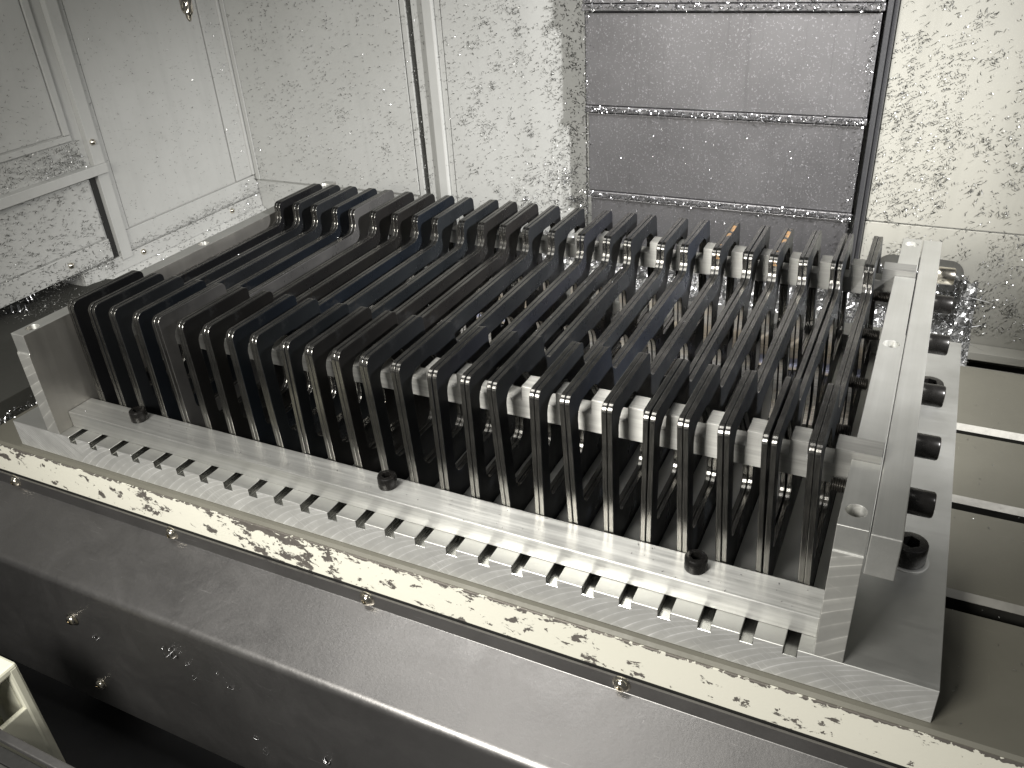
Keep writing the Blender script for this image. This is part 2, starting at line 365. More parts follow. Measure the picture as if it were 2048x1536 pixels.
def sheet_plate_me(name, outer, holes, thick, bev):
    cu = bpy.data.curves.new('tmp', 'CURVE'); cu.dimensions = '2D'; cu.fill_mode = 'BOTH'
    cu.extrude = (thick / 2 - bev) * S; cu.bevel_depth = bev * S; cu.bevel_resolution = 1; cu.offset = -bev * S
    for loop in [outer] + holes:
        sp = cu.splines.new('POLY'); sp.points.add(len(loop) - 1); sp.use_cyclic_u = True
        for p, q in zip(sp.points, loop): p.co = (q[0] * S, q[1] * S, 0, 1)
    o = bpy.data.objects.new('tmp', cu); COL.objects.link(o)
    dg = bpy.context.evaluated_depsgraph_get()
    me = bpy.data.meshes.new_from_object(o.evaluated_get(dg)); me.name = name
    bpy.data.objects.remove(o, do_unlink=True)
    mt = Matrix(((0, 0, 1, 0), (1, 0, 0, 0), (0, 1, 0, 0), (0, 0, 0, 1)))   # local (x,y,z)->(Y,Z,X)
    me.transform(mt); me.update()
    me.materials.clear(); me.materials.append(M['steel']); me.materials.append(M['edge']); me.materials.append(M['cut'])
    for p in me.polygons:
        y_, z_ = p.center.y * 1000, p.center.z * 1000
        inner = 43 < y_ < 319 and 17 < z_ < 87 and not (z_ > 68 and 97.9 < y_ < 263.3)
        p.material_index = 0 if abs(p.normal.x) > 0.9 else (2 if inner and p.normal.y < -0.5 and abs(p.normal.x) < 0.3 and 105 < y_ < 255 else 1)
        p.use_smooth = False
    return me

# ------------------------------------------------------------------ machine enclosure (setting)
XW, YW = -200, 520
lw = link('left_wall', prism_me('left_wall', [(-260, 3), (232, 3), (232, -90), (YW + 6, -90), (YW + 6, 340), (-260, 340)], 'x', XW - 6, XW), M['wall']); tag(lw, kind='structure')
def wp(name, b, mat=None, bev=0.5, par=None): return box(name, b, mat or M['wall'], par or lw, bev)
wp('frame_post', (XW, XW + 7, 284, 298, -2, 340))
wp('door_frame', (XW, XW + 3.2, 299.2, 306, 27, 340))
wp('door_frame', (XW, XW + 3.2, 483.5, 519, 28, 340))
wp('door_frame', (XW, XW + 3.2, 299.2, 519, 4, 26.5))
wp('door_panel', (XW, XW + 2.4, 307, 482, 28, 340))
wp('cross_beam', (XW, XW + 11, -260, 296, 95, 105))
wp('side_panel', (XW, XW + 3, -260, 270, 134, 140)); wp('side_panel', (XW, XW + 3, 262.5, 270, 140.4, 340))
wp('side_panel', (XW, XW + 1.6, -260, 261, 141.6, 340))
wp('side_panel', (XW, XW + 2.2, -260, 274, 27, 94)); wp('side_panel', (XW, XW + 3.4, -260, 276, 4, 25.6))
wp('rubber_seal', (XW, XW + 2.0, 277, 283.6, -2, 94.8), M['rubber'])  # black strip painted in for the shade of an open gap
wp('wall_flange', (XW, XW + 4.5, 232, 519, -14, 2.2)); wp('back_skirt', (-430, XW, 232, 236, -90, 30))
wp('corner_trim', (XW, XW + 6, 512, 519.5, 28, 340), bev=1.5)
scr = lathe_me('wall_screw', [(3.4, 0), (3.4, 0.6), (3.0, 1.8), (2.0, 2.8), (0.8, 3.2)], 'x', 20)
scr.materials.append(M['zinc'])
for i, (y, z, dx) in enumerate([(289.5, 128, 7), (462.6, -4, 4.5), (314.4, -4, 4.5), (222.3, 15, 3.4)]):
    o = bpy.data.objects.new('wall_screw', scr); COL.objects.link(o); o.parent = lw; o.location = Vector((XW + dx, y, z)) * S

bw = box('back_wall', (XW, 1500, YW, YW + 6, -140, 340), M['wall'], bev=0); tag(bw, kind='structure')
def bp(name, b, mat=None, bev=0.5): return box(name, b, mat or M['wall'], bw, bev)
bp('wall_panel', (XW + 1, 57.2, YW - 3, YW, 22, 340)); bp('wall_panel', (58.6, 65.4, YW - 3, YW, -60, 340))
bp('seam_groove', (65.6, 72, YW - 0.6, YW, -60, 340), M['pan'], 0)
bp('wall_panel', (72.4, 86.5, YW - 2.4, YW, -60, 340)); bp('wall_rib', (87, 101.4, YW - 6.5, YW, -60, 340), bev=2.2)
bp('wall_panel', (101.8, 108.6, YW - 2.6, YW, -60, 340)); bp('wall_panel', (109.4, 272, YW - 3.2, YW, -60, 340))
bp('wall_panel', (556, 1500, YW - 3, YW, 42.4, 340), M['wall_r']); bp('wall_panel', (556, 1500, YW - 2, YW, -100, 40.8), M['wall_r'])
bp('gutter_ledge', (640, 1500, YW - 22, YW - 3, -78, -70), M['wall_r']); bp('gutter_ledge', (640, 1500, YW - 52, YW - 24, -92, -84), M['wall_r'])
bp('corner_trim', (XW + 7, XW + 13, YW - 5, YW - 3.2, 22, 340))
# floor of the gutter around the table
g = box('gutter_floor', (-200, 1500, 376, YW, -96, -90), M['pan'], bev=0); tag(g, kind='structure')
me = bpy.data.meshes.new('gutter_slope')
me.from_pydata([tuple(c * S for c in v) for v in [(-199, 258, -13), (-199, 519, -13), (-120, 519, -70), (-120, 258, -70), (-60, 519, -80), (-60, 258, -80)]], [], [(0, 3, 2, 1), (3, 5, 4, 2)])
g2 = link('gutter_slope', me, M['wall']); tag(g2, kind='structure')

# telescopic column cover (stainless panels over the back wall)
cc = empty('column_cover', (413, 500, 0)); tag(cc, 'grey stainless telescopic cover of stacked flat panels on the back wall', 'machine cover')
def cb(name, b, mat, bev=0.6):
    o = box(name, b, mat, None, bev); o.parent = cc; o.matrix_parent_inverse = Matrix.Translation(-cc.location); return o
fr = [(494.0, 228.5, 340), (497.5, 134.5, 226.8), (500.5, 46.6, 133), (503.2, -80, 45)]
for k, (yf, z0, z1) in enumerate(fr):
    cb('cover_panel', (279 + k * 1.2, 545.5 - k * 1.0, yf, YW - 1, z0 + 7.0 if k < 3 else z0, z1), M['column'])
    if k < 3: cb('wiper_lip', (278.2 + k * 1.2, 546.3 - k, yf - 1.6, YW - 1, z0, z0 + 6.4), M['column'], 1.0)
cb('side_rail', (547.4, 551.6, 497, YW - 1, -80, 340), M['lip'])  # dark strips put in for the shade of the cover's side gap
cb('side_rail', (552.0, 555.4, 508, YW - 1, -80, 340), M['lip'])

# dark rounded block half buried in swarf at the right
blk = rpoly([(572, -70, 0), (648, -70, 0), (648, 14, 13), (572, 14, 13)])
o = link('wiper_block', prism_me('wiper_block', blk, 'y', 478, 512), M['pan'], bev=3, seg=3)
tag(o, 'dark round cornered block at the foot of the right wall, sprinkled with swarf', 'machine part')

# ------------------------------------------------------------------ machine table
ty0, ty1, tz = -5, 373, -22
prof = [(ty1, tz), (ty1, -75), (ty0 + 1, -75), (ty0, -74), (ty0, tz - 1.8), (ty0 + 1.8, tz)]
for a, b, c in ((82.6, 96.0, 99.6), (175.6, 187.6, 191.4), (267.8, 278.2, 282.4)):
    prof += [(a, tz), (a, -48), (b, -48), (b, tz - 3.4), (c, tz)]
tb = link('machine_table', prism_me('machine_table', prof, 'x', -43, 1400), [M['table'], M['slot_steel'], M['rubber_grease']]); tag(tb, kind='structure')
for p in tb.data.polygons:
    n = p.normal
    if abs(n.x) < 0.1 and n.y < -0.3 and n.z > 0.3 and p.center.y > 0.01: p.material_index = 1
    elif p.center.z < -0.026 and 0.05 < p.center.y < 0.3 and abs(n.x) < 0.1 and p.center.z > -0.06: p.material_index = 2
ap = rpoly([(-420, -5, 0), (-60, -5, 0), (-60, 256, 0), (-190, 256, 3), (-199, 231, 3), (-420, 231, 0)], 4)
ap = [(x + 0.0, y) for x, y in ap]
o = link('table_apron', prism_me('table_apron', ap, 'z', -60, -12.5), M['apron'], tb, bev=0.6)
box('drain_groove', (-60, -43, -5, 372, -60, -31), M['table'], tb, 0)
box('painted_edge', (-420, 1400, -6.2, -5.0, -50.2, -24.2), M['chipped'], tb, 0)
box('edge_gap', (-420, 1400, -6.0, -4.0, -53.0, -50.4), M['rubber'], tb, 0)

# ------------------------------------------------------------------ front sheet metal way cover
def fillet_path(pts, seg=8):
    out = [pts[0][:2]]
    for i in range(1, len(pts) - 1):
        x, y, r = pts[i]; p = Vector((x, y)); a = (Vector(pts[i - 1][:2]) - p).normalized(); b = (Vector(pts[i + 1][:2]) - p).normalized()
        ang = a.angle(b); d = r / math.tan(ang / 2); c = p + (a + b).normalized() * (r / math.sin(ang / 2))
        p0 = p + a * d; p1 = p + b * d; a0 = math.atan2(p0.y - c.y, p0.x - c.x); a1 = math.atan2(p1.y - c.y, p1.x - c.x)
        da = (a1 - a0 + math.pi) % (2 * math.pi) - math.pi
        for k in range(seg + 1):
            t = a0 + da * k / seg; out.append((c.x + r * math.cos(t), c.y + r * math.sin(t)))
    out.append(pts[-1][:2]); return out
def bent_sheet(name, path, x0, x1, th, mat, nx=1):
    bm = bmesh.new(); n = len(path); P = [Vector(p) for p in path]; N = []
    for i in range(n):
        d = (P[min(i + 1, n - 1)] - P[max(i - 1, 0)]).normalized(); N.append(Vector((-d.y, d.x)))
    Q = [P[i] + N[i] * th for i in range(n)]
    def v(p, x): return bm.verts.new((x * S, p.x * S, p.y * S))
    A = [[v(p, x) for p in P] for x in (x0, x1)]; B = [[v(p, x) for p in Q] for x in (x0, x1)]
    for i in range(n - 1):
        f = bm.faces.new((A[0][i], A[1][i], A[1][i + 1], A[0][i + 1])); f.smooth = True
        f = bm.faces.new((B[0][i + 1], B[1][i + 1], B[1][i], B[0][i])); f.smooth = True
    for e in (0, 1):
        for i in range(n - 1): bm.faces.new((A[e][i], A[e][i + 1], B[e][i + 1], B[e][i]))
    bm.faces.new((A[0][0], B[0][0], B[1][0], A[1][0])); bm.faces.new((A[0][-1], A[1][-1], B[1][-1], B[0][-1]))
    bmesh.ops.recalc_face_normals(bm, faces=bm.faces)
    me = bpy.data.meshes.new(name); bm.to_mesh(me); bm.free(); me.set_sharp_from_angle(angle=math.radians(30)); me.materials.append(mat)
    return me
wc = empty('way_cover', (200, -30, -70)); tag(wc, 'folded satin grey steel cover running along the table front under the chipped cream edge', 'way cover')
def wchild(o): o.parent = wc; o.matrix_parent_inverse = Matrix.Translation(-wc.location); return o
path = fillet_path([(-7.2, -51.5, 0), (-7.2, -62.8, 2.4), (-60, -82, 5.5), (-60.5, -214, 0)], 9)
me = bent_sheet('cover_sheet', path, -420, 1400, -1.6, M['cover'])
o = link('cover_sheet', me); wchild(o)
scr2 = lathe_me('cover_screw', [(5.6, 0), (5.6, 0.5), (5.0, 1.0), (4.3, 1.2), (4.0, 2.4), (2.9, 3.6), (1.9, 3.9)], '-y', 28, hexr=1.7, hexd=1.8)
scr2.materials.append(M['zinc'])
for x, y, z in [(-14.1, -8.4, -55.8), (156, -8.4, -55.8), (326.2, -8.4, -55.8), (498.2, -8.4, -55.8), (668, -8.4, -55.8)]:
    o = bpy.data.objects.new('cover_screw', scr2); COL.objects.link(o); o.location = Vector((x, y, z)) * S; wchild(o)
for x, z in ((87.6, -118.2), (88.7, -188.0)):
    o = bpy.data.objects.new('cover_screw', scr2); COL.objects.link(o); o.location = Vector((x, -62, z)) * S; wchild(o)
box_o = box('chip_tray', (-420, 1400, -420, -20, -262, -256), M['cover_dark'], bev=0); tag(box_o, kind='structure')

# cream hollow bracket at the lower left
br = empty('hollow_bracket', (90, -150, -150)); tag(br, 'cream painted hollow box bracket in the bottom left corner', 'bracket')
def bchild(o): o.parent = br; o.matrix_parent_inverse = Matrix.Translation(-br.location); return o
out = rpoly([(-190, -190, 0), (-120, -190, 4), (-120, -91, 5), (-190, -91, 0)])
def brp(name, poly, x0, x1, mat=None, bev=0.8): return bchild(link(name, prism_me(name, poly, 'x', x0, x1), mat or M['cream'], bev=bev))
brp('lower_plate', rpoly([(-260, -212, 0), (-124, -212, 8), (-124, -128, 1.0), (-260, -128, 0)]), 112.6, 116.6)
brp('front_flange', [(-128, -206), (-120.5, -206), (-120.5, -91.5), (-128, -91.5)], 111, 117.2, bev=2)
brp('top_flange', [(-260, -97), (-120.6, -97), (-120.6, -90), (-260, -90)], 60, 117, bev=2)
brp('inner_back', [(-260, -206), (-132, -206), (-132, -97.2), (-260, -97.2)], 84, 87)
brp('side_flange', [(-128.2, -206), (-121, -206), (-121, -97.2), (-128.2, -97.2)], 70, 110.8)
# grey rail crossing the very corner of the frame
dr = empty('door_rail', (160, -170, -100)); tag(dr, 'dull steel guide rail with a wet groove, cut off by the bottom left corner', 'guide rail')
def dchild(o): o.parent = dr; o.matrix_parent_inverse = Matrix.Translation(-dr.location); return o
for nm, b, mt in (('rail_lip', (-420, 900, -163, -157.5, -101, -97), 'cover'), ('rail_groove', (-420, 900, -172, -163.2, -106, -103), 'rubber'), ('rail_body', (-420, 900, -230, -172.4, -108, -101.5), 'pan')):
    dchild(box(nm, b, M[mt], bev=0.8))

# ------------------------------------------------------------------ fixture
fx = empty('plate_fixture', (325, 185, -22))
tag(fx, 'long machined aluminium fixture base with upright end bars, clamped on the grey slotted table', 'fixture')
def fchild(o, par=None):
    if par is None:
        o.parent = fx; o.matrix_parent_inverse = Matrix.Translation(-fx.location)
    else: o.parent = par
    return o
N = 25
T = [62.5, 84.2, 104.7, 127.7, 146.2, 168.6, 191.1, 211.7, 231.5, 256.9, 275.3, 295.5, 316.2, 339, 363.9, 385.4, 402.4, 428.6, 446.4, 470.2, 493.1, 511.0, 531.4, 553.5, 574.6]
Bt = [62.8 + 21.53 * i for i in range(N)]
prof = [(0, -22), (650, -22), (650, 0)]
for b in Bt[::-1]:
    prof += [(b + 6.4, 0), (b + 6.4, -5.2), (b - 0.1, -5.2), (b - 0.1, 0)]
prof += [(0, 0)]
base = link('base_plate', prism_me('base_plate', prof, 'y', 0, 369.5), [M['alu_plate'], M['mill_base'], M['slot']])
for p in base.data.polygons:
    if p.normal.y < -0.9: p.material_index = 1
    elif -0.006 < p.center.z < -0.001 and 0.06 < p.center.x < 0.59: p.material_index = 2
fchild(base); bv = base.modifiers.new('bevel', 'BEVEL'); bv.width = 0.28 * S; bv.segments = 1; bv.limit_method = 'ANGLE'; bv.angle_limit = math.radians(60)

def end_bar(x0, x1, notch):
    pr_ = [(0, 0.02), (369.5, 0.02), (369.5, 82)]
    if notch: pr_ += [(305.8, 82), (305.8, 64.9), (291.8, 64.9), (291.8, 82), (67.8, 82), (67.8, 64.9), (53.8, 64.9), (53.8, 82)]
    pr_ += [(0.9, 82), (0.9, 67.6), (0, 67.2)]
    o = link('end_bar', prism_me('end_bar', pr_, 'x', x0, x1), [M['alu_y'], M['mill_post']])
    cut = []
    xc = (x0 + x1) / 2
    for y in (13.5, 184.8, 358):
        c = bpy.data.objects.new('cut', lathe_me('cut', [(4.6, 40), (4.6, 90)], n=40)); COL.objects.link(c)
        c.location = Vector((xc, y, 0)) * S; cut.append(c)
    bpy.context.view_layer.update(); apply_bool(o, cut)
    for p in o.data.polygons:
        p.material_index = 1 if (p.normal.y < -0.95 and p.center.z < 0.0672) else 0
    o.modifiers.new('bevel', 'BEVEL'); bb = o.modifiers['bevel']; bb.width = 0.35 * S; bb.segments = 2; bb.limit_method = 'ANGLE'; bb.angle_limit = math.radians(50)
    return fchild(o)
eb_l = end_bar(40.2, 53.4, False)
eb_l.data.materials.append(mat_alu('stained_aluminium', base=(0.40, 0.385, 0.355), axis='Z', streak=0.6, rough=(0.34, 0.5), aniso=0.2))  # darker colour covers both stains and the black plates' reflection
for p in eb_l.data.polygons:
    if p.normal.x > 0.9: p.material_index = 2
eb_r = end_bar(593.6, 607.2, True)
cl = fchild(box('clamp_bar', (608.0, 620.9, -0.6, 370, 58.8, 81.9), M['alu_y'], bev=0.5))
rail = fchild(box('front_rail', (53.9, 593.3, 11.8, 33.4, 0.03, 13.2), M['alu'], bev=0.45))
rail2 = fchild(box('rear_rail', (53.9, 593.3, 328.6, 350, 0.03, 13.2), M['alu'], bev=0.45))
def cap_screw(r, h, hexr):
    me = lathe_me('cap_screw', [(r * 0.97, 0), (r, 0.4), (r, h - 1.0), (r - 0.35, h - 0.3), (r - 1.0, h)], 'z', 48, hexr=hexr, hexd=h * 0.6)
    me.materials.append(M['oxide']); return me
cs = cap_screw(6.1, 8.2, 3.3)
for i, x in enumerate((115.5, 331.5, 527.6)):
    o = bpy.data.objects.new('rail_screw', cs); COL.objects.link(o); o.location = Vector((x, 24.2, 13.25)) * S; o.rotation_euler.z = i * 0.7; fchild(o, None)
    o.parent = rail; o.matrix_parent_inverse = Matrix.Identity(4)
csb = cap_screw(9.2, 12.2, 5.0)
ringm = lathe_me('washer', [(11.2, 0), (11.2, 0.5), (10.6, 0.7), (9.4, 0.7)], n=40); ringm.materials.append(M['alu_plate'])
for y in (88.5, 273.0):
    o = bpy.data.objects.new('base_screw', csb); COL.objects.link(o); o.location = Vector((629.6, y, 0.72)) * S; o.rotation_euler.z = y
    fchild(o)
    q = bpy.data.objects.new('washer', ringm); COL.objects.link(q); q.parent = o; q.location = Vector((0, 0, -0.7)) * S
# horizontal screws through clamp bar and end bar: head outside, threads sticking out on the plate side
hd = lathe_me('screw_head', [(6.2, 0), (6.4, 0.5), (6.4, 10.8), (5.9, 11.7), (5.2, 12.0)], 'x', 40, hexr=3.6, hexd=6); hd.materials.append(M['oxide'])
hdz = hd.copy(); hdz.materials.clear(); hdz.materials.append(M['zinc'])
th = [(3.2, 0)]
z = 0.0
while z < 10.4: th += [(3.2, z + 0.25), (3.95, z + 0.6), (3.2, z + 1.0)]; z += 1.05
th += [(2.9, z + 0.3), (2.4, z + 0.5)]
thm = lathe_me('screw_thread', th, 'x', 28, smooth=False); thm.materials.append(M['thread'])
for y, d in ((331, None), (279, 1), (217, 2.2), (151, 2.2), (96, 5.4), (46, -2.6)):
    s_ = bpy.data.objects.new('clamp_screw', hd if d is not None else hdz); COL.objects.link(s_)
    s_.location = Vector((620.95, y, 70.4)) * S; s_.parent = cl
    if d is not None:
        q = bpy.data.objects.new('screw_thread', thm); COL.objects.link(q); q.parent = cl
        q.location = Vector((582.6 - d + 1.0, y, 70.4)) * S

# toothed spacer bars
p_ = 21.4; nl = [572.9 - p_ * (24 - i) for i in range(N)]
def spacer(y0, y1, label):
    pr_ = [(56.2, 65.05), (606.9, 65.05), (606.9, 86.3)]
    for i in range(N - 1, -1, -1):
        pr_ += [(nl[i] + 12.4, 86.3), (nl[i] + 12.4, 76.9), (nl[i], 76.9), (nl[i], 86.3)]
    pr_ += [(56.2, 86.3)]
    o = link('spacer_bar', prism_me('spacer_bar', pr_, 'y', y0, y1), M['alu_bar'], bev=0.22, seg=1)
    tag(o, label, 'spacer bar', 'toothed aluminium spacer bars between the plates'); return o
spacer(54.0, 67.6, 'toothed aluminium spacer bar threaded through the front uprights of the black plates')
spacer(292.0, 305.6, 'toothed aluminium spacer bar threaded through the rear uprights of the black plates')

# black steel frame plates, in pairs, each a thing of its own
Y0, Y1 = 33.8, 328.0
outer = rpoly([(Y0, -3.6, 1), (Y1, -3.6, 1), (Y1, 97, 5.5), (262.6, 97, 5.5), (262.6, 77.5, 8.5), (Y0 + Y1 - 262.6, 77.5, 8.5), (Y0 + Y1 - 262.6, 97, 4.5), (Y0, 97, 5.5)])
def mir(l): return [(Y0 + Y1 - a, b, r) for a, b, r in l][::-1]
HA = [(44.2, 18.5, 7), (97.5, 18.5, 8), (97.5, 50, 16), (72, 86.2, 10), (44.2, 86.2, 9)]
HB = [(114, 18.5, 8), (184, 18.5, 20), (184, 65, 14), (114, 65, 8)]
HC = [(201, 18.5, 6), (247.5, 18.5, 6), (247.5, 65, 6), (201, 65, 6)]
HD = [(264.3, 18.5, 8), (317.6, 18.5, 7), (317.6, 86.2, 9), (289.8, 86.2, 10), (264.3, 50, 16)]
def ccw(l): return rpoly(l)
pm = sheet_plate_me('frame_plate', outer, [ccw(HA), ccw(HB), ccw(HC), ccw(HD)], 3.0, 0.42)
ORD = ['first', 'second', 'third', 'fourth', 'fifth', 'sixth', 'seventh', 'eighth', 'ninth', 'tenth', 'eleventh', 'twelfth']
tint = {3: (0.024, 0.030, 0.040), 4: (0.19, 0.185, 0.18), 7: (0.020, 0.026, 0.036), 0: (0.024, 0.024, 0.026), 5: (0.036, 0.034, 0.033), 6: (0.032, 0.030, 0.028),
        8: (0.036, 0.041, 0.046), 9: (0.031, 0.036, 0.041), 10: (0.037, 0.035, 0.033), 11: (0.038, 0.035, 0.033), 12: (0.042, 0.045, 0.049), 14: (0.045, 0.048, 0.06), 17: (0.055, 0.06, 0.066), 18: (0.04, 0.046, 0.06)}
tn = {3: 'bluish ', 4: 'pale grey ', 7: 'dark blue ', 5: 'brownish black ', 11: 'brownish black '}
rust = {19: 0.0, 21: 0.0}
splay = {18: (0.35, 0.0), 23: (0.6, 1.5), 0: (0.5, 0.7), 1: (0.6, 0.6), 2: (0.3, 0.5), 20: (0.2, 0.6)}
for i in range(N):
    g0, g1 = splay.get(i, (0.12, 0.2))
    for h in (0, 1):
        o = bpy.data.objects.new('frame_plate', pm); COL.objects.link(o)
        xb = Bt[i] + 1.5 + h * (3.0 + g0); xt = T[i] + 1.5 + h * (3.0 + g1) - (g1 * 0.4 if i == 23 else 0)
        o.location = Vector((xb, rnd.uniform(-0.35, 0.35), -1.2 + i * 0.11 + rnd.uniform(-0.12, 0.12) + (-0.6 if i == 0 else 0))) * S
        o.rotation_euler.y = math.atan2(xt - xb, 94)
        c = tint.get(i, (0.036, 0.039, 0.043)); f = rnd.uniform(0.85, 1.2) * 0.62
        o.color = (*[x * f for x in c], rust.get(i, 1.0) if h == 1 else 1.0)
        side = 'left' if h == 0 else 'right'
        if i == 0: where = 'pair nearest the left end bar'
        elif i < 12: where = f'{ORD[i]} pair from the left end bar'
        elif i == 24: where = 'pair nearest the right end bar'
        elif i == 12: where = 'middle pair of the rack'
        else: where = f'{ORD[24 - i]} pair from the right end bar'
        extra = ', orange rusted,' if i in (19, 21) and h == 1 else ''
        tag(o, f'{tn.get(i, "black ")}steel frame plate{extra} {side} of the {where}', 'steel plate', 'black steel frame plates standing in pairs in the fixture')

# ------------------------------------------------------------------ drill tip hanging at the top
bm = bmesh.new(); rings = []; K = 60
for k in range(K + 1):
    h = k * 1.2; rr = 3.7 if h > 4.5 else 0.6 + 3.1 * h / 4.5; a0 = h * 0.22; ring = []
    for j in range(20):
        a = 2 * math.pi * j / 20; fl = 1.0 - 0.52 * max(0, math.cos(2 * a) * 1.0) ** 0.7 if math.cos(2 * a) > 0 else 1.0
        ring.append(bm.verts.new((rr * fl * math.cos(a + a0) * S, rr * fl * math.sin(a + a0) * S, h * S)))
    rings.append(ring)
for a, b in zip(rings, rings[1:]):
    for j in range(20): f = bm.faces.new((a[j], a[(j + 1) % 20], b[(j + 1) % 20], b[j])); f.smooth = True
bm.faces.new(rings[0][::-1]); bm.faces.new(rings[-1])
me = bpy.data.meshes.new('twist_drill'); bm.to_mesh(me); bm.free()
o = link('twist_drill', me, M['zinc'], loc=(177, 100, 273)); tag(o, 'shiny twisted drill tip hanging into the frame at the top edge', 'drill bit')

# ------------------------------------------------------------------ swarf
def chips(name, n_pts, nrm, L=(2.2, 5.5), W=(0.5, 1.1), curl=(0.5, 2.6), lift=(0.2, 1.4), mat='chip', tilt=0.5, segs=4):
    """n_pts (n,3) mm positions, nrm (3,) surface normal: one mesh of bent slivers lying on that surface"""
    P = np.asarray(n_pts, float); n = len(P); nz = np.asarray(nrm, float); nz /= np.linalg.norm(nz)
    a = np.array([1, 0, 0]) if abs(nz[0]) < 0.9 else np.array([0, 1, 0])
    u = np.cross(nz, a); u /= np.linalg.norm(u); v = np.cross(nz, u)
    th = rng.uniform(0, 2 * np.pi, n)
    t = np.cos(th)[:, None] * u + np.sin(th)[:, None] * v; s = np.cross(nz, t)
    # random tilts
    tl = rng.normal(0, tilt, n)[:, None]; t = t * np.cos(tl) + nz * np.sin(tl); up = np.cross(t, s)
    rl = rng.normal(0, tilt * 1.3, n)[:, None]; s2 = s * np.cos(rl) + up * np.sin(rl); up2 = np.cross(t, s2)
    l = rng.uniform(*L, n); wd = rng.uniform(*W, n); cv = rng.uniform(*curl, n) * rng.choice([-1, 1], n)
    inpl = rng.random(n) < 0.5
    o = P + nz * rng.uniform(*lift, n)[:, None]
    V = np.zeros((n, (segs + 1) * 2, 3))
    for k in range(segs + 1):
        q = (k / segs - 0.5) * cv; rad = l / np.maximum(np.abs(cv), 0.2) * np.sign(cv)
        d1 = rad * np.sin(q); d2 = rad * (1 - np.cos(q))
        bend = np.where(inpl[:, None], s2, up2); other = np.where(inpl[:, None], s2, s2)
        c = o + t * d1[:, None] + bend * d2[:, None]
        tap = wd * (1 - 0.75 * abs(2 * k / segs - 1) ** 2) * 0.5
        side = np.where(inpl[:, None], s2 * 0.9 + up2 * 0.43, s2)
        V[:, 2 * k] = c - side * tap[:, None]; V[:, 2 * k + 1] = c + side * tap[:, None]
    idx = (np.arange(n) * (segs + 1) * 2)[:, None, None]
    F = np.array([[2 * k, 2 * k + 1, 2 * k + 3, 2 * k + 2] for k in range(segs)])[None] + idx
    F = F.reshape(-1, 4); me = bpy.data.meshes.new(name)
    me.vertices.add(V.shape[0] * V.shape[1]); me.vertices.foreach_set('co', (V.reshape(-1) * S))
    me.loops.add(F.size); me.loops.foreach_set('vertex_index', F.reshape(-1).astype(np.int32))
    me.polygons.add(len(F)); me.polygons.foreach_set('loop_start', np.arange(0, F.size, 4, dtype=np.int32))
    me.update(calc_edges=True); me.polygons.foreach_set('use_smooth', [True] * len(F))
    o_ = link(name, me, M[mat]); tag(o_, kind='stuff'); return o_
def clustered(n, u0, u1, v0, v1, frac=0.5, ncl=60, sig=9, dens=None):
    pts = []
    c = np.c_[rng.uniform(u0, u1, ncl), rng.uniform(v0, v1, ncl)]
    if dens is not None:
        c = np.c_[rng.uniform(u0, u1, ncl * 8), rng.uniform(v0, v1, ncl * 8)]; c = c[rng.random(len(c)) < dens(c[:, 0], c[:, 1])][:ncl]
    while len(pts) < n:
        if rng.random() < frac and len(c):
            k = c[rng.integers(len(c))]; p = k + rng.normal(0, sig, 2) * rng.uniform(0.3, 1.2)
        else:
            p = np.array([rng.uniform(u0, u1), rng.uniform(v0, v1)])
            if dens is not None and rng.random() > dens(p[0], p[1]): continue
        if u0 <= p[0] <= u1 and v0 <= p[1] <= v1: pts.append(p)
    return np.array(pts)
def on_back(p, y): return np.c_[p[:, 0], np.full(len(p), y), p[:, 1]]
def on_left(p, x): return np.c_[np.full(len(p), x), p[:, 0], p[:, 1]]
# back wall, left part: small separate flecks; nearer the cover larger clumps
p = clustered(3400, XW, 270, -10, 330, 0.25, 60, 8)
chips('wall_swarf', on_back(p, YW - 3.2), (0, -1, 0), mat='chip_dark', L=(1.4, 3.4), W=(0.4, 0.9))
p = clustered(1500, 110, 272, -20, 330, 0.75, 55, 6.5)
chips('wall_swarf', on_back(p, YW - 3.6), (0, -1, 0), mat='chip_dark', L=(1.8, 4.6), W=(0.4, 0.9))
p = clustered(600, 230, 277, 10, 300, 0.4, 30, 7)
chips('wall_swarf', on_back(p, YW - 3.6), (0, -1, 0), mat='chip_dark', L=(2, 4.6))
p = clustered(800, XW, 277, -10, 330, 0.4, 60, 6)
chips('wall_swarf', on_back(p, YW - 3.8), (0, -1, 0), mat='chip', L=(1.4, 3.0), W=(0.4, 0.9), tilt=0.9)
p = clustered(900, 195, 275, -30, 75, 0.8, 26, 7)
chips('wall_swarf', on_back(p, YW - 3.8), (0, -1, 0), mat='chip', L=(1.6, 4), W=(0.5, 1.0), tilt=0.9)
# back wall, right part
p = clustered(2600, 557, 800, -60, 300, 0.72, 120, 7)
chips('wall_swarf', on_back(p, YW - 3.6), (0, -1, 0), mat='chip_dark', L=(1.8, 5.0), W=(0.45, 1.0))
p = clustered(900, 557, 620, 40, 210, 0.5, 40, 9)
chips('wall_swarf', on_back(p, YW - 3.6), (0, -1, 0), mat='chip_dark', L=(1.4, 3.6), W=(0.4, 0.9))
p = clustered(700, 557, 800, -60, 300, 0.7, 90, 7)
chips('wall_swarf', on_back(p, YW - 4.0), (0, -1, 0), mat='chip', L=(1.4, 3.4), W=(0.4, 0.9), tilt=0.9)
p = clustered(450, 660, 740, -62, 44, 0.6, 30, 7)
chips('wall_swarf', on_back(p, YW - 4.4), (0, -1, 0), mat='chip', L=(2, 5), tilt=0.9)
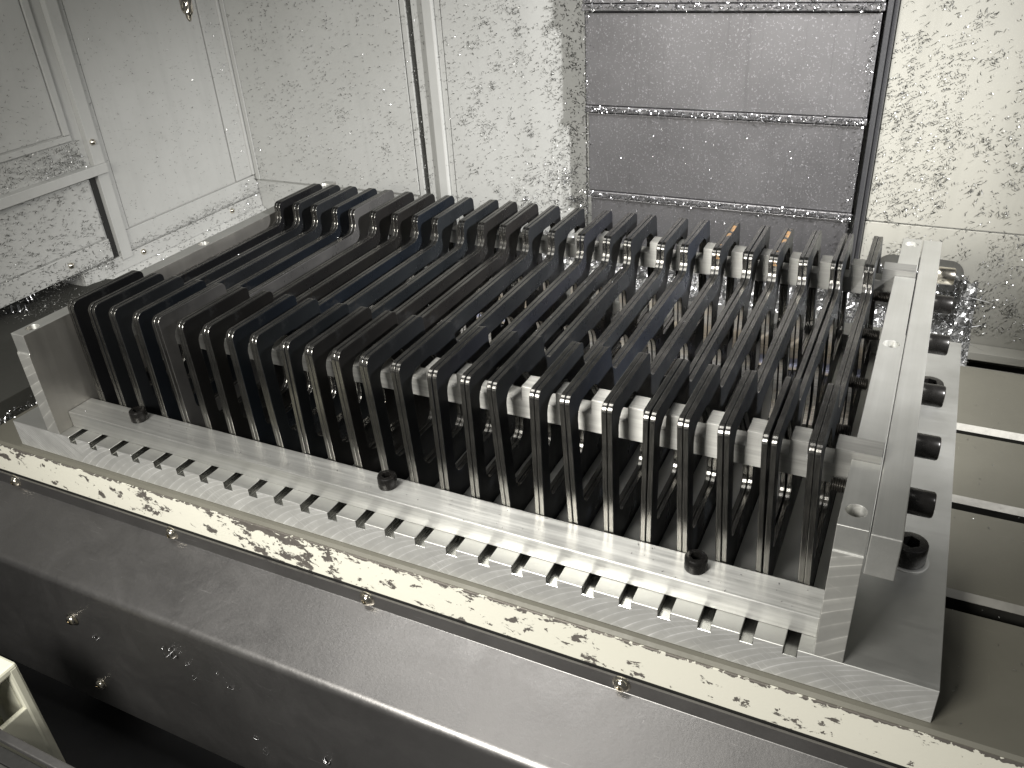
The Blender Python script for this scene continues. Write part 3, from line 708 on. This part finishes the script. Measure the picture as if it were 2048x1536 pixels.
# seams of the column cover and the dense top section
for (yf, z0, z1), n in zip(fr[:3], (420, 560, 430)):
    p = np.c_[rng.uniform(280, 545, n), z0 + 3.4 + rng.normal(0, 1.7, n)]
    chips('cover_swarf', on_back(p, yf - 2.4), (0, -1, 0.4), L=(1.8, 5.5), W=(0.5, 1.2), tilt=0.8)
p = clustered(520, 281, 545, 236, 262, 0.6, 40, 6); chips('cover_swarf', on_back(p, 493.4), (0, -1, 0.1), L=(2, 7), W=(0.5, 1.2), tilt=0.7)
p = clustered(420, 281, 545, 50, 130, 0.2, 40, 8, dens=lambda a, b: 0.35 + 0.65 * (b > 60)); chips('cover_swarf', on_back(p, 499.9), (0, -1, 0), L=(0.7, 1.8), W=(0.3, 0.6), tilt=0.9)
p = clustered(230, 281, 545, 140, 226, 0.2, 40, 8); chips('cover_swarf', on_back(p, 497.0), (0, -1, 0), L=(0.6, 1.7), W=(0.25, 0.5), tilt=0.9)
p = clustered(380, 281, 545, -20, 44, 0.3, 40, 8); chips('cover_swarf', on_back(p, 502.6), (0, -1, 0), L=(0.8, 2.4), W=(0.3, 0.7), tilt=0.9)
p = np.c_[280 + np.abs(rng.normal(0, 2, 240)), rng.uniform(10, 230, 240)]; chips('cover_swarf', on_back(p, 497), (0, -1, 0), L=(1, 3), tilt=0.9)
p = np.c_[544 - np.abs(rng.normal(0, 3, 240)), rng.uniform(10, 230, 240)]; chips('cover_swarf', on_back(p, 497), (0, -1, 0), L=(1, 3), tilt=0.9)
p = np.c_[69 + rng.normal(0, 2.2, 160), rng.uniform(10, 300, 160)]; chips('wall_swarf', on_back(p, YW - 2), (0, -1, 0), L=(1, 3), mat='chip_dark', tilt=0.9)
# left wall
p = clustered(1150, 299, 519, -20, 300, 0.2, 60, 9); chips('wall_swarf', on_left(p, XW + 3.0), (1, 0, 0), mat='chip_dark', L=(0.9, 2.3), W=(0.25, 0.5), tilt=0.4)
p = clustered(900, 110, 276, 0, 96, 0.3, 60, 9); chips('wall_swarf', on_left(p, XW + 3.4), (1, 0, 0), mat='chip_dark', L=(1.8, 4.6), W=(0.4, 0.9), tilt=0.35)
p = clustered(420, 150, 276, 106, 133, 0.3, 30, 7, dens=lambda a, b: (a - 140) / 136); chips('wall_swarf', on_left(p, XW + 3.4), (1, 0, 0.3), mat='chip_dark', L=(2, 5.2), W=(0.5, 1.0), tilt=0.6)
p = clustered(300, 150, 262, 134, 300, 0.2, 30, 7); chips('wall_swarf', on_left(p, XW + 3.4), (1, 0, 0), mat='chip_dark', L=(1.4, 3.6), W=(0.3, 0.7), tilt=0.3)
p = np.r_[clustered(130, 215, 276, 106, 122, 0.7, 12, 6), clustered(90, 200, 280, -4, 30, 0.7, 14, 5), clustered(60, 300, 519, 28, 300, 0.1), np.c_[rng.uniform(480, 519, 130), rng.uniform(28, 240, 130)], clustered(150, 470, 519, -20, 24, 0.7, 10, 6)]
chips('wall_swarf', on_left(p, XW + 4.4), (1, 0, 0), L=(1.2, 3), W=(0.4, 1.0), tilt=0.9)
p = np.r_[np.c_[rng.uniform(190, 276, 260), rng.normal(3, 3, 260)], np.c_[rng.uniform(300, 519, 300), 3 + np.abs(rng.normal(0, 5, 300))], clustered(420, 230, 519, -14, 12, 0.7, 30, 5)]
chips('wall_swarf', on_left(p, XW + 5.0), (1, 0, 0.4), mat='chip_dark', L=(1.2, 3.4), W=(0.4, 0.8), tilt=0.6)
n = 1700; q = rng.uniform(0, 1, n); yy = rng.uniform(258, 519, n)
chips('wall_swarf', np.c_[-199 + 79 * q, yy, -13 - 57 * q], (0.58, 0, 0.81), mat='chip_dark', L=(1.2, 3.8), W=(0.4, 0.9), tilt=0.6)
n = 500; q = rng.beta(1.2, 2, n); yy = rng.uniform(330, 519, n)
chips('wall_swarf', np.c_[-199 + 79 * q, yy, -12 - 57 * q], (0.58, 0, 0.81), L=(1.2, 3.4), W=(0.4, 1.0), tilt=0.9)

# swarf bed in the gutter: a lumpy heap mesh with loose curls over it
def heap(x, y):
    t = np.clip((y - 376) / (518 - 376), 0, 1)
    return -62 + 48 * t ** 1.6 + 5 * np.sin(x * 0.045 + y * 0.03) + 3.5 * np.sin(x * 0.13 - y * 0.09) + 2.5 * np.sin(x * 0.31 + y * 0.27)
gx = np.linspace(-118, 662, 260); gy = np.linspace(377, 519, 56); X, Yg = np.meshgrid(gx, gy)
Z = heap(X, Yg) + rng.normal(0, 1.3, X.shape); nx_, ny_ = len(gx), len(gy)
v = np.c_[X.ravel(), Yg.ravel(), Z.ravel()] * S
fi = [(j * nx_ + i, j * nx_ + i + 1, (j + 1) * nx_ + i + 1, (j + 1) * nx_ + i) for j in range(ny_ - 1) for i in range(nx_ - 1)]
me = bpy.data.meshes.new('swarf_heap'); me.from_pydata(v.tolist(), [], fi); me.update()
o = link('swarf_heap', me, M['heap']); tag(o, kind='stuff')
n = 6000; x = rng.uniform(-118, 662, n); y = 377 + 141 * rng.random(n) ** 0.85
chips('gutter_swarf', np.c_[x, y, heap(x, y) + rng.uniform(0, 3.5, n)], (0, -0.25, 1), L=(2.5, 9), W=(0.4, 1.3), curl=(0.3, 3.5), tilt=0.8, mat='chip_dark')
n = 11000; x = rng.uniform(-118, 662, n); y = 377 + 141 * rng.random(n) ** 0.85
chips('gutter_swarf', np.c_[x, y, heap(x, y) + rng.uniform(0, 3.5, n)], (0, -0.25, 1), L=(2.5, 9), W=(0.5, 1.5), curl=(0.3, 3.5), tilt=0.8)
n = 240; x = rng.uniform(-118, 662, n); y = rng.uniform(385, 515, n)
chips('gutter_swarf', np.c_[x, y, heap(x, y) + 4], (0, -0.25, 1), L=(16, 34), W=(0.8, 1.8), curl=(0.3, 2.0), tilt=0.35, segs=8)
n = 60; x = rng.uniform(560, 662, n); y = rng.uniform(385, 515, n)
chips('gutter_swarf', np.c_[x, y, heap(x, y) + 5], (0, -0.25, 1), L=(18, 40), W=(0.6, 1.3), curl=(0.2, 1.2), tilt=0.3, segs=8)
n = 900; x = rng.uniform(572, 652, n); zz = rng.uniform(-60, 16, n)
chips('gutter_swarf', np.c_[x, np.full(n, 477), zz], (0, -1, 0.3), L=(1.5, 5), tilt=0.7)
# drain groove and loose chips on the table, fixture and covers
n = 520; y = rng.uniform(0, 200, n)
chips('table_swarf', np.c_[rng.normal(-51.5, 4.2, n), y, -27 + rng.uniform(0, 5, n)], (0, 0, 1), L=(1.8, 6), tilt=0.7)
n = 330; c = rng.normal(0, 1, (n, 2)) * [16, 20] + [-195, 180]
chips('table_swarf', np.c_[c, np.full(n, -12.2)], (0, 0, 1), L=(1.5, 5), mat='chip_dark', tilt=0.5)
n = 110; chips('table_swarf', np.c_[rng.uniform(655, 900, n), rng.uniform(0, 370, n), np.full(n, -21.9)], (0, 0, 1), L=(0.8, 2.6), W=(0.25, 0.6), mat='chip_dark', lift=(0.1, 0.3), tilt=0.1)
n = 60; chips('fixture_swarf', np.c_[rng.uniform(60, 590, n), rng.uniform(12, 33, n), np.full(n, 13.4)], (0, 0, 1), L=(0.6, 2.0), W=(0.2, 0.4), lift=(0.05, 0.2), tilt=0.1)
n = 60; q = rng.random(n); chips('cover_dust', np.c_[rng.uniform(-40, 560, n), -9 - 50 * q, -63.5 - 18.4 * q], (0, -0.34, 0.94), L=(0.8, 3.0), W=(0.25, 0.5), lift=(0.3, 0.6), tilt=0.1)
n = 70; i_ = rng.integers(0, N, n); h_ = rng.uniform(-1, 1, n)
chips('plate_dust', np.array([(T[i] + rnd.uniform(0.5, 5.6), rnd.uniform(100, 255), 77.2 + i * 0.11) for i in i_]), (0, 0, 1), L=(0.6, 2.2), W=(0.2, 0.5), lift=(0.1, 0.5), tilt=0.4)

# single larger chips that can be picked out
def chip_curl(name, loc, nrm, label, r=2.6, turns=1.6, pitch=1.6, wd=0.9, rot=0.0, along=True, seedv=0):
    """a helical curl of swarf"""
    K = int(14 * turns) + 6; bm = bmesh.new(); rr = random.Random(seedv); pv = None
    for k in range(K + 1):
        a = 2 * math.pi * turns * k / K; h = pitch * turns * (k / K - 0.5)
        q = r * (1 + 0.25 * math.sin(3 * a + seedv))
        ww = wd * (0.35 + 0.65 * math.sin(math.pi * (0.06 + 0.88 * k / K)))
        p0 = Vector((h - ww, q * math.cos(a), q * math.sin(a))); p1 = Vector((h + ww, q * 1.12 * math.cos(a + .1), q * 1.12 * math.sin(a + .1)))
        nw = (bm.verts.new(p0 * S), bm.verts.new(p1 * S))
        if pv: f = bm.faces.new((pv[0], pv[1], nw[1], nw[0])); f.smooth = True
        pv = nw
    n_ = Vector(nrm).normalized(); e = Matrix.Rotation(rot, 4, 'Z')
    qz = n_.to_track_quat('Z', 'Y').to_matrix().to_4x4()
    bmesh.ops.transform(bm, matrix=qz @ e, verts=bm.verts)
    bmesh.ops.solidify(bm, geom=bm.faces[:], thickness=0.12 * S)
    me = bpy.data.meshes.new(name); bm.to_mesh(me); bm.free()
    o = link(name, me, M['chip'], loc=(loc[0] + n_.x * r * 0.8, loc[1] + n_.y * r * 0.8, loc[2] + n_.z * r * 0.8))
    tag(o, label, 'metal chip'); return o
fn = (0, -1, 0)
LC = [  # position, normal, label, r, turns, pitch, wd, rot
 ((107.5, -60.5, -129), fn, 'star shaped bright chip just below the upper left cover screw', 1.7, 1.3, 2.0, 1.0, 0.4),
 ((191, -60.5, -107), fn, 'largest open curl of bright swarf hanging under the long cover fold', 3.2, 1.5, 6.0, 0.8, 0.1),
 ((203, -60.5, -115), fn, 'tiny bright chip right below the large open curl on the dark cover', 1.2, 1.0, 1.5, 0.5, 0.9),
 ((205.5, -60.5, -128), fn, 'small comma shaped chip, lowest of three under the large open curl', 1.5, 1.1, 2.0, 0.6, 1.3),
 ((231.5, -60.5, -112), fn, 'tiny chip close under the fold, right of the large open curl', 1.1, 1.0, 1.2, 0.5, 0.2),
 ((240.5, -60.5, -121), fn, 'small angular bright chip on the dark cover, right of the tiny ones', 1.5, 1.0, 1.6, 0.8, 0.6),
 ((250, -60.5, -168), fn, 'small hooked chip, upper of two low on the dark cover', 1.4, 1.1, 2.4, 0.5, 1.1),
 ((256, -60.5, -180), fn, 'S shaped wiry chip, lower of two low on the dark cover', 1.7, 1.3, 4.0, 0.4, 1.3),
 ((313, -60.5, -158), fn, 'bright crumpled chip at the bottom edge, below the screw row', 2.0, 1.5, 1.8, 1.0, 0.8),
 ((-208, 158, -12.3), (0, 0, 1), 'bright wavy curl, leftmost of the swarf on the dark table apron', 4.0, 3.0, 7.0, 1.3, 0.5),
 ((-222, 182, -12.3), (0, 0, 1), 'fat looped curl of swarf on the dark table apron near the left end bar', 5.2, 2.6, 4.2, 1.5, 1.2),
 ((-271, 196, -12.3), (0, 0, 1), 'straight narrow ribbon of swarf lying on the far left of the table apron', 1.2, 5.0, 4.4, 0.8, 1.0),
]
for k, (l, nn, lb, r, tu, pi_, wd, ro) in enumerate(LC): chip_curl('metal_chip', l, nn, lb, r, tu, pi_, wd, ro, seedv=k)
chip_curl('metal_chip', (139, -190, -255.5), (0, 0, 1), 'long twisted rope of swarf on the black tray at the bottom edge', 1.6, 13, 2.6, 0.95, 0.9, seedv=20)
chip_curl('metal_chip', (165, -160, -255.5), (0, 0, 1), 'grey crumb cluster on the black tray beside the twisted rope', 2.0, 2.2, 1.4, 1.2, 0.3, seedv=21)
